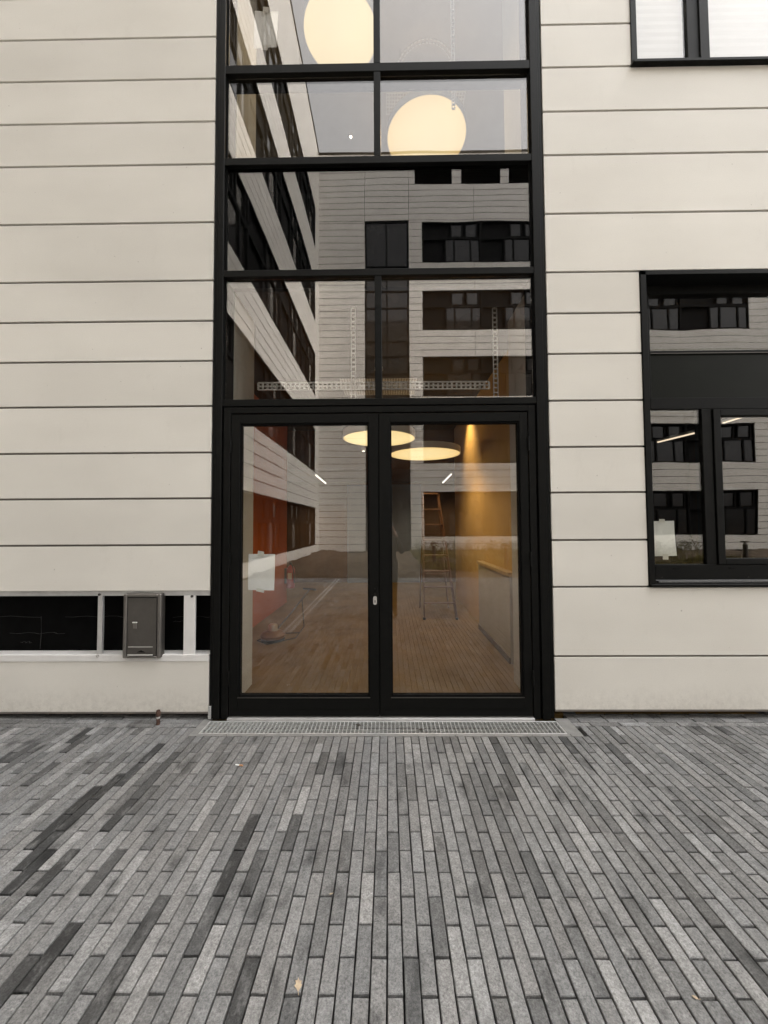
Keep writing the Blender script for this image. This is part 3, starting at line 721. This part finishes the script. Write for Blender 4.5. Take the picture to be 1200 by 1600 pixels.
dc = thing('security_camera', 'small white dome camera on the wall at the back of the hall', 'camera', (2.12, 7.95, 2.62))
obj('base', MB().lathe([(0, .0), (.09, .0), (.09, .03), (.075, .05)], n=24), M['lamp_rim'], dc, rot=(R(90), 0, 0))
obj('dome', MB().lathe([(.065, .05), (.055, .09), (.03, .112), (0, .118)], n=24), M['rubber'], dc, rot=(R(90), 0, 0), smooth=True)

def perforated_strip(name, label, cat, a, b, width, grp):
    a, b = Vector(a), Vector(b); d = b - a; L = d.length; d.normalize(); t = thing(name, label, cat, a, group=grp)
    mb = MB(); side = Vector((1, 0, 0)) if abs(d.z) > .5 else Vector((0, 0, 1))
    for s in (-.5, 0, .5) if width > .05 else (-.5, .5):
        mb.bar(side*(s*width), d*L + side*(s*width), width*.26, .012)
    n = int(L / .045)
    for k in range(n + 1): mb.bar(d*(k*L/n) - side*width*.5, d*(k*L/n) + side*width*.5, .018, .009)
    obj('slotted_web', mb, M['galv'], t); return t
perforated_strip('cable_tray', 'horizontal slotted cable tray behind the panes above the doors', 'cable tray', (-1.28, .42, 3.03), (1.0, .42, 3.02), .07, None)
perforated_strip('hanger_strip', 'slotted metal hanger strip beside the middle mullion above the doors', 'hanger strip', (-.335, .40, 2.80), (-.335, .40, 3.80), .04, 'slotted hanger strips')
perforated_strip('hanger_strip', 'slotted metal hanger strip in the right pane above the doors', 'hanger strip', (1.06, .40, 2.80), (1.06, .40, 3.78), .04, 'slotted hanger strips')
perforated_strip('hanger_strip', 'slotted metal hanger strip in the topmost right pane', 'hanger strip', (.70, .5, 5.95), (.70, .5, 7.2), .03, 'slotted hanger strips')

# ------------------------------------------------------------------ things on the facade
mbx = thing('mailbox', 'small steel letterbox fixed over the open black strip left of the door', 'mailbox', (-2.108, 0, .80))
w2, h2 = .161, .272
obj('body', MB().box(-w2, w2, -.026, .03, -h2, h2), M['steel'], mbx, .004)
rim = MB().box(-w2, -w2+.030, -.042, -.026, -h2, h2).box(w2-.030, w2, -.042, -.026, -h2, h2).box(-w2+.030, w2-.030, -.042, -.026, h2-.028, h2).box(-w2+.030, w2-.030, -.042, -.026, -h2, -h2+.018)
obj('rim', rim, M['steel_rim'], mbx, .006)
obj('painted_shadow_line', MB().box(-w2+.0301, w2-.0301, -.0285, -.0262, -h2+.0185, h2-.0285), M['black_deep'], mbx)  # black sheet paints the shadow line between rim and door panel
obj('door_panel', MB().box(-w2+.036, w2-.037, -.037, -.0286, -h2+.024, h2-.034), M['steel'], mbx, .002)
obj('lock', MB().box(-.072, -.040, -.046, -.0372, -.022, .026), M['steel_rim'], mbx, .004)
obj('lock_cover', MB().box(-.078, -.036, -.050, -.0372, .026, .036), M['steel_light'], mbx, .003)
obj('slot_frame', MB().box(-.115, .10, -.0405, -.0372, -.235, -.170), M['steel'], mbx, .002)
obj('slot_top_edge', MB().box(-.112, .098, -.0425, -.0408, -.179, -.172), M['steel_light'], mbx)
obj('slot_flap', MB().box(-.115, .10, -.048, -.0408, -.250, -.2365), M['steel_light'], mbx, .002)
em = MB().box(-.035, .035, -.0425, -.0407, -.2215, -.2165).box(-.022, .022, -.0425, -.0407, -.2155, -.2105).box(-.008, .008, -.0425, -.0407, -.2095, -.2045)
obj('pull_mark', em, M['black_deep'], mbx)

def notice(label, x0, x1, z0, z1, y, tapes, tilt=0.0):
    t = thing('paper_notice', label, 'paper', ((x0+x1)/2, y, (z0+z1)/2), (0, tilt, 0), 'blank sheets taped to the glass')
    hw, hh = (x1-x0)/2, (z1-z0)/2; n = 8; vs = []; fs = []
    for j in range(n+1):
        for i in range(5):
            u, v = i/4*2-1, j/n*2-1; vs.append((u*hw, .004*math.sin(v*2.2+u) + .004*(u*v), v*hh))
    for j in range(n):
        for i in range(4): fs.append((j*5+i, j*5+i+1, (j+1)*5+i+1, (j+1)*5+i))
    k = len(vs); vs += [(x, yy+.0012, z) for x, yy, z in vs]; fs += [tuple(a+k for a in reversed(f)) for f in fs]
    rimv = [i for i in range(5)] + [j*5+4 for j in range(1, n+1)] + [n*5+i for i in range(3, -1, -1)] + [j*5 for j in range(n-1, 0, -1)]
    fs += [(rimv[i], rimv[i]+k, rimv[(i+1) % len(rimv)]+k, rimv[(i+1) % len(rimv)]) for i in range(len(rimv))]
    obj('sheet', MB().add(vs, fs), M['paper'], t)
    for (u, v, a, w, h) in tapes:
        obj('tape', MB().box(-w/2, w/2, -.008, -.0072, -h/2, h/2), M['tape'], t, loc=(u*hw, 0, v*hh), rot=(0, a, 0))
    return t
notice('blank white sheet taped inside the left door leaf', -1.232, -1.00, 1.085, 1.400, .052, [(-.05, 1.02, .12, .055, .045), (-.05, -1.0, .2, .07, .03)], .01)
notice('blank white sheet taped in the topmost left pane', -1.215, -1.0, 6.06, 6.42, .052, [(0, 1.02, .1, .06, .05), (0, -1.02, .1, .06, .05)], .03)
notice('blank greenish sheet taped inside the narrow pane of the right window', 2.392, 2.605, 1.355, 1.672, .20, [(-.1, 1.02, .05, .05, .03), (.05, -1.04, .05, .05, .05)], -.02)

# grating in front of the door
gr = thing('drain_grate', 'galvanised drainage grating lying along the foot of the double doors', 'drain grate', (0, 0, 0))
gx0, gx1, gy0, gy1 = -1.518, 1.398, -0.228, -0.032
obj('grate_frame', MB().box(gx0, gx1, gy0, gy0+.006, -.05, .002).box(gx0, gx1, gy1-.006, gy1, -.05, .002).box(gx0, gx0+.008, gy0+.006, gy1-.006, -.05, .002).box(gx1-.008, gx1, gy0+.006, gy1-.006, -.05, .002), M['alu'], gr, .0008)
obj('channel', MB().box(gx0+.008, gx1-.008, gy0+.0065, gy1-.0065, -.06, -.03), M['conc'], gr)
for a, b in ((gx0+.010, -.739), (-.735, .339), (.343, gx1-.010)):
    m = MB(); m.box(a, a+.004, gy0+.008, gy1-.008, -.025, .0012).box(b-.004, b, gy0+.008, gy1-.008, -.025, .0012)
    n = int((b-a)/.0325)
    for k in range(1, n):
        x = a + (b-a)*k/n; m.box(x-.0028, x+.0028, gy0+.008, gy1-.008, -.02, .0010)
    m.box(a+.004, b-.004, gy0+.008, gy0+.013, -.025, .0006).box(a+.004, b-.004, gy1-.013, gy1-.008, -.025, .0006)
    for q in (.33, .66):
        yy = gy0 + (gy1-gy0)*q; m.box(a+.004, b-.004, yy-.0015, yy+.0015, -.018, -.002)
    obj('grate_section', m, M['galv'], gr)

ps = thing('pipe_stub', 'short rusty copper pipe stub sticking out of the paving under the letterbox', 'pipe', (-1.925, -.088, 0))
obj('pipe', MB().lathe([(.014, -.02), (.014, .088), (.012, .09), (.010, .07)], n=16), M['rust'], ps, smooth=True)
obj('collar', MB().lathe([(.014, .078), (.018, .080), (.018, .104), (.015, .106), (.015, .118), (.010, .120), (.009, .1)], n=16), M['rust'], ps, smooth=True)
obj('band', MB().lathe([(.0143, .052), (.0155, .053), (.0155, .066), (.0143, .067)], n=16), M['steel_light'], ps)

def dry_leaf(label, px, py, size, rot, mat, z=.004, y=None):
    x, yy = gpt(px, py)
    t = MB(); pts = [(0, -.5), (.18, -.28), (.33, -.05), (.22, .02), (.30, .22), (.10, .25), (0, .5), (-.09, .27), (-.26, .28), (-.2, .05), (-.34, -.1), (-.15, -.27)]
    n = len(pts); vs = [(a*size, b*size, .12*size*abs(a)+.1*size*b*b) for a, b in pts] + [(0, 0, .02*size)]
    vs += [(a, b, c-.0008) for a, b, c in vs]; fs = []
    for i in range(n): j = (i+1) % n; fs += [(i, j, n), (n+1+j, n+1+i, 2*n+1), (i, n+1+i, n+1+j, j)]
    t.add(vs, fs).tube([(0, -.5*size, .02*size), (.05*size, -.75*size, .05*size)], .0011, 5)
    o = obj('fallen_leaf', t, mat, loc=(x, yy, z), rot=(.1, .15, rot)); return tag(o, label, 'leaf', 'fallen dry leaves')
dry_leaf('curled pale leaf lying on the pavers at the bottom, left of centre', 466, 1540, .042, .2, M['leaf'])
dry_leaf('tiny yellow leaf scrap on the pavers near the bottom right', 1086, 1560, .020, 1.1, M['leaf'])
dry_leaf('tiny pale leaf scrap caught in a paver joint in the centre', 517, 1398, .016, 2.0, M['leaf'])
dry_leaf('dark curled leaf lying on the grating left of its centre', 560, 1134, .055, 1.4, M['leaf_dark'], .006)
dry_leaf('small brown leaf on the front edge of the grating', 657, 1141, .045, 1.7, M['leaf_dark'], .006)
cx, cy = gpt(374, 1197)
cg = thing('cigarette_butt', 'cigarette butt lying on the pavers in front of the left door leaf', 'cigarette butt', (cx, cy, .006), (0, 0, R(-8)))
obj('filter', MB().tube([(0, 0, 0), (.026, 0, 0)], .0042, 10), M['filter'], cg)
obj('paper_tube', MB().tube([(-.03, .002, 0), (0, 0, 0)], .0040, 10), M['paper'], cg)

# ------------------------------------------------------------------ courtyard wings that the glass mirrors
def wing_window(w, h):
    """window band module: recess, frame, panes"""
    f = MB(); f.box(0, w, .10, .14, 0, h); fr = .07
    f.box(0, w, -.02, .10, 0, fr).box(0, w, -.02, .10, h-fr, h).box(0, fr, -.02, .10, fr, h-fr).box(w-fr, w, -.02, .10, fr, h-fr)
    zs = h*.62; f.box(fr, w-fr, .0, .10, zs-.12, zs+.02)
    xs = [fr, w*.17, w*.45, w*.60, w*.98-fr]
    for x in xs[1:4]: f.box(x-.05, x+.05, .0, .10, fr, zs-.12)
    for x in (w*.06, w*.25, w*.31, w*.50): f.box(x-.04, x+.04, .0, .10, zs+.02, h-fr)
    fm = f.mesh('window', M['black_deep'])
    p = MB()
    for a, b in zip(xs[:3], xs[1:4]): p.box(a+.05, b-.05, .06, .08, fr, zs-.12)
    for a, b in ((w*.06, w*.25), (w*.31, w*.50)): p.box(a+.04, b-.04, .06, .08, zs+.10, h-fr-.1)
    pm = p.mesh('pane', M['wing_glass'])
    q = MB().box(xs[1]+.08, xs[2]-.08, .085, .09, fr, zs-.14).box(w*.06, w*.25, .085, .09, zs+.1, h-.2); qm = q.mesh('blind', M['wing_blind'])
    return fm, pm, qm
def add_windows(parent, spots, meshes):
    fm, pm, qm = meshes
    for loc in spots:
        a = link('window', fm, parent, loc); link('pane', pm, a); link('blind', qm, a)
def panel_rows(mb, L, ztop, holes, vj, step=.43):
    """cladding as separate proud panels, row by row, leaving the openings free"""
    zs = sorted({0.05, ztop, *[h[2] for h in holes], *[h[3] for h in holes]})
    zs = [z for i, z in enumerate(zs) if i == 0 or z - zs[i-1] > .05]
    for z0, z1 in zip(zs, zs[1:]):
        free = [(0.0, L)]
        for h in holes:
            if h[2] < z1 - .03 and h[3] > z0 + .03:
                free = [q for a, b in free for q in ((a, min(b, h[0])), (max(a, h[1]), b)) if q[1] - q[0] > .1]
        n = max(1, round((z1-z0)/step)); st = (z1-z0)/n
        for k in range(n):
            for a, b in free:
                cuts = [a] + sorted(v for v in vj if a < v < b) + [b]
                for p, q in zip(cuts, cuts[1:]): mb.box(p+.010, q-.010, -.02, .0, z0+k*st+.017, z0+(k+1)*st-.017)
BOT = [.98, 5.61, 9.89, 14.23, 18.66]; TOP = [3.78, 8.07, 12.47, 16.80, 21.35]
def make_wing(name, label, L, bands, ztop, shaft=None, louvres=(), vj=(), bot=BOT, top=TOP, loc=(0,0,0), rot=0, mod=3.78):
    t = thing(name, label, 'building', loc, (0, 0, rot))
    mb = MB(); back = MB().box(0, L, .16, 6, -.05, ztop-.1)
    back.box(0, L, .002, .16, ztop-.35, ztop-.1)
    holes = []                                        # (u0,u1,z0,z1)
    for (a, b) in bands:
        for z0, z1 in zip(bot, top): holes.append((a, b, z0, z1))
    if shaft: holes.append(shaft)
    for l in louvres: holes.append(l)
    panel_rows(mb, L, ztop, holes, vj)
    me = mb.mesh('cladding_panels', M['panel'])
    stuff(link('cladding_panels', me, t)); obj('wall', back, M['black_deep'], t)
    obj('parapet', MB().box(-.02, L+.02, -.06, .4, ztop, ztop+.12), M['black'], t)
    for (a, b) in bands:
        n = max(1, round((b-a)/mod)); w = (b-a)/n
        for z0, z1 in zip(bot, top):
            add_windows(t, [(a+k*w, 0.0, z0) for k in range(n)], wing_window(w, z1-z0))
    return t
FY = -20.90
# opposite wing: local u runs along world +x when rotated by 180 degrees -> mirror the list instead
UO = 36.0
def U(x): return UO - x
far = make_wing('courtyard_wing', 'white panelled wing across the courtyard, mirrored in the entrance glass', UO + 4.42 + 6, [(U(9.9), U(2.28)), (U(23.4), U(10.4))], 26.0,
                shaft=(U(1.42), U(-1.42), 0.05, 21.5), louvres=[(U(4.28), U(1.83), 23.9, 25.2), (U(7.4), U(4.9), 23.9, 25.2), (U(10.5), U(8.0), 23.9, 25.2)],
                vj=(U(1.42), U(-1.42), U(5.65), U(14), U(19), U(28)), loc=(UO, FY, 0), rot=math.pi)
sh = MB().box(U(1.42), U(-1.42), .08, .12, .05, 21.5)
for z in (.1, 2.75, 3.9, 4.9, 7.1, 8.2, 9.2, 11.4, 12.5, 13.5, 15.7, 16.8, 17.9, 18.4, 21.4): sh.box(U(1.42), U(-1.42), .0, .08, z-.05, z+.05)
for x in (1.42-.06, 0.0, -1.42+.06): sh.box(U(x)-.05, U(x)+.05, .01, .08, .05, 21.5)
shf = obj('glazed_shaft', sh, M['black_deep'], far)
pn = MB()
for z0, z1 in zip((.15, 2.8, 3.95, 4.95, 7.15, 8.25, 9.25, 11.45, 12.55, 13.55, 15.75, 16.85, 18.45), (2.7, 3.85, 4.85, 7.05, 8.15, 9.15, 11.35, 12.45, 13.45, 15.65, 16.75, 17.85, 21.35)):
    for a, b in ((1.31, .05), (-.05, -1.31)): pn.box(U(a), U(b), .04, .06, z0, z1)
obj('pane', pn, M['wing_glass'], shf)
lv = MB()
for a, b in ((4.28, 1.83), (7.4, 4.9), (10.5, 8.0)):
    lv.box(U(a), U(b), .08, .12, 23.9, 25.2)
    for k in range(13): lv.add([(U(a), -.01, 23.92+k*.1), (U(b), -.01, 23.92+k*.1), (U(b), .08, 23.99+k*.1), (U(a), .08, 23.99+k*.1)], [(0, 1, 2, 3)])
obj('louvre', lv, M['louvre'], far)
# wing on the left: facade plane x = -4.43, local u runs along world -y
side = make_wing('courtyard_wing', 'long white panelled wing along the left of the courtyard, mirrored obliquely in the glass', 20.9, [(1.2, 19.9)], 26.0,
                 bot=[.55, 4.95, 9.6, 14.2, 18.8], top=[2.75, 7.55, 12.2, 16.8, 21.4], vj=(4, 8, 12, 16), loc=(-4.43, 0, 0), rot=R(-90))
side.rotation_euler = (0, 0, R(-90)); side.scale = (1, 1, 1)
# local +u -> world -y and local depth (+y) -> world +x for a -90 deg turn; the facade must look towards +x, so turn and mirror by hand
for o_ in [side]:
    o_.rotation_euler = (0, 0, R(90)); o_.location = (-4.43, -20.9, 0)

# bollard lights in the courtyard
def bollard(label, x, y):
    t = thing('bollard_light', label, 'bollard', (x, y, 0), group='bollard lights in the courtyard')
    obj('post', MB().lathe([(0, -.02), (.075, -.02), (.075, .86), (0, .86)], n=20), M['steel'], t, smooth=True)
    obj('lens', MB().lathe([(.05, .862), (.05, .94)], n=16), M['lamp_rim'], t)
    obj('cap', MB().lathe([(0, 1.0), (.15, .985), (.155, .97), (.14, .945), (0, .942)], n=24), M['steel'], t, smooth=True)
    return t
b0 = bollard('slim steel bollard light in the meadow, mirrored behind the stepladder', 1.78, -11.7)
dup(b0, (4.0, -9.75, 0), 'slim steel bollard light at the meadow edge, mirrored near the right door jamb')
dup(b0, (13.9, -11.5, 0), 'slim steel bollard light mirrored in the right window casement')
sdn = MB().box(-1.66, -1.62, -8.6, -2.6, -.02, .004).box(-1.56, -1.52, -8.6, -2.6, -.02, .004).box(-1.62, -1.56, -8.6, -2.6, -.02, -.004)
tag(obj('slot_drain', sdn, M['galv']), 'narrow metal slot drain in the pavers running towards the far wing', 'drain')

# ------------------------------------------------------------------ the photographer
def person():
    t = thing('person', 'person in dark coat and trousers holding up a phone, mirrored beside the door stile', 'person', (0.0, -3.68, 0))
    J = {}; E = []; seg = {}
    def add(name, co, r, parent=None, kind='coat'):
        J[name] = (len(J), co, r, kind)
        if parent: E.append((J[parent][0], J[name][0]))
    add('pelvis', (0, 0, .95), .145, None, 'trouser'); add('waist', (0, 0, 1.10), .135, 'pelvis'); add('chest', (0, .01, 1.30), .155, 'waist')
    add('neckbase', (0, .0, 1.44), .085, 'chest'); add('neck', (0, .015, 1.50), .052, 'neckbase', 'skin'); add('jaw', (0, .04, 1.575), .066, 'neck', 'skin')
    add('skull', (0, .03, 1.655), .082, 'jaw', 'skin'); add('crown', (0, .025, 1.70), .06, 'skull', 'skin')
    for s, n in ((-1, 'l'), (1, 'r')):
        add(n+'sh', (s*.17, 0, 1.40), .072, 'chest'); add(n+'el', (s*.25, .06, 1.15), .05, n+'sh'); add(n+'fo', (s*.17, .22, 1.38), .040, n+'el')
        add(n+'wr', (s*.105, .285, 1.53), .027, n+'fo', 'skin'); add(n+'pa', (s*.085, .30, 1.585), .024, n+'wr', 'skin')
        for k, (dx, dz, l) in enumerate(((-.012, .03, .9), (-.020, .018, 1.0), (-.022, .004, .92), (-.02, -.012, .75))):
            add(f'{n}f{k}a', (s*(.085+dx*.4), .315, 1.60+dz), .0095, n+'pa', 'skin'); add(f'{n}f{k}b', (s*(.075+dx), .322, 1.603+dz+.004), .0085, f'{n}f{k}a', 'skin'); add(f'{n}f{k}c', (s*(.05+dx*l), .318, 1.605+dz), .0075, f'{n}f{k}b', 'skin')
        add(n+'th', (s*.092, .275, 1.585), .011, n+'wr', 'skin'); add(n+'tt', (s*.075, .27, 1.61), .009, n+'th', 'skin')
        add(n+'hip', (s*.09, 0, .90), .10, 'pelvis', 'trouser'); add(n+'kn', (s*.10, .02, .50), .066, n+'hip', 'trouser'); add(n+'an', (s*.11, -.01, .09), .045, n+'kn', 'trouser')
        add(n+'to', (s*.125, .15, .045), .04, n+'an', 'trouser')
    names = sorted(J, key=lambda k: J[k][0])
    me = bpy.data.meshes.new('body'); me.from_pydata([J[k][1] for k in names], E, [])
    o = bpy.data.objects.new('body', me); COL.objects.link(o)
    sk = o.modifiers.new('skin', 'SKIN'); sk.use_smooth_shade = True
    lay = me.skin_vertices[0].data if me.skin_vertices else None
    if lay is None:
        bpy.context.view_layer.objects.active = o; bpy.ops.mesh.customdata_skin_add(); lay = me.skin_vertices[0].data
    for i, k in enumerate(names): lay[i].radius = (J[k][2], J[k][2]*(.78 if k in ('chest', 'waist', 'pelvis') else 1)); lay[i].use_root = (k == 'pelvis')
    sb = o.modifiers.new('sub', 'SUBSURF'); sb.levels = 2; sb.render_levels = 2
    dg = bpy.context.evaluated_depsgraph_get(); m2 = bpy.data.meshes.new_from_object(o.evaluated_get(dg))
    bpy.data.objects.remove(o); m2.name = 'body'; m2.materials.clear()
    kinds = ['coat', 'trouser', 'skin']
    for k in kinds: m2.materials.append(M[k])
    pts = [(Vector(J[k][1]), kinds.index(J[k][3])) for k in names]
    for p in m2.polygons: p.material_index = min(pts, key=lambda q: (q[0]-p.center).length)[1]; p.use_smooth = True
    link('body', m2, t)
    obj('hair', MB().lathe([(.088, -.02), (.094, .02), (.085, .06), (.055, .09), (0, .1)], c=(0, .018, 1.645), n=20), M['hair'], t, smooth=True)
    for s in (-1, 1): obj('eye', MB().lathe([(0, -.011), (.008, -.008), (.011, 0), (.008, .008), (0, .011)], c=(s*.03, .108, 1.632), n=10), M['paper'], t)
    obj('nose', MB().add([(-.014, .10, 1.595), (.014, .10, 1.595), (0, .135, 1.60), (0, .105, 1.64)], [(0, 1, 2), (1, 3, 2), (3, 0, 2), (0, 3, 1)]), M['skin'], t)
    obj('coat_hem', MB().lathe([(.17, .70), (.168, .9), (.165, 1.02), (.12, 1.06)], n=24), M['coat'], t, smooth=True)
    return t
person()
ph = MB().box(-.038, .038, -3.3475, -3.3395, 1.565, 1.725)
tag(obj('phone', ph, M['rubber'], bevel=.003), 'black phone held up in both hands by the mirrored person', 'phone')
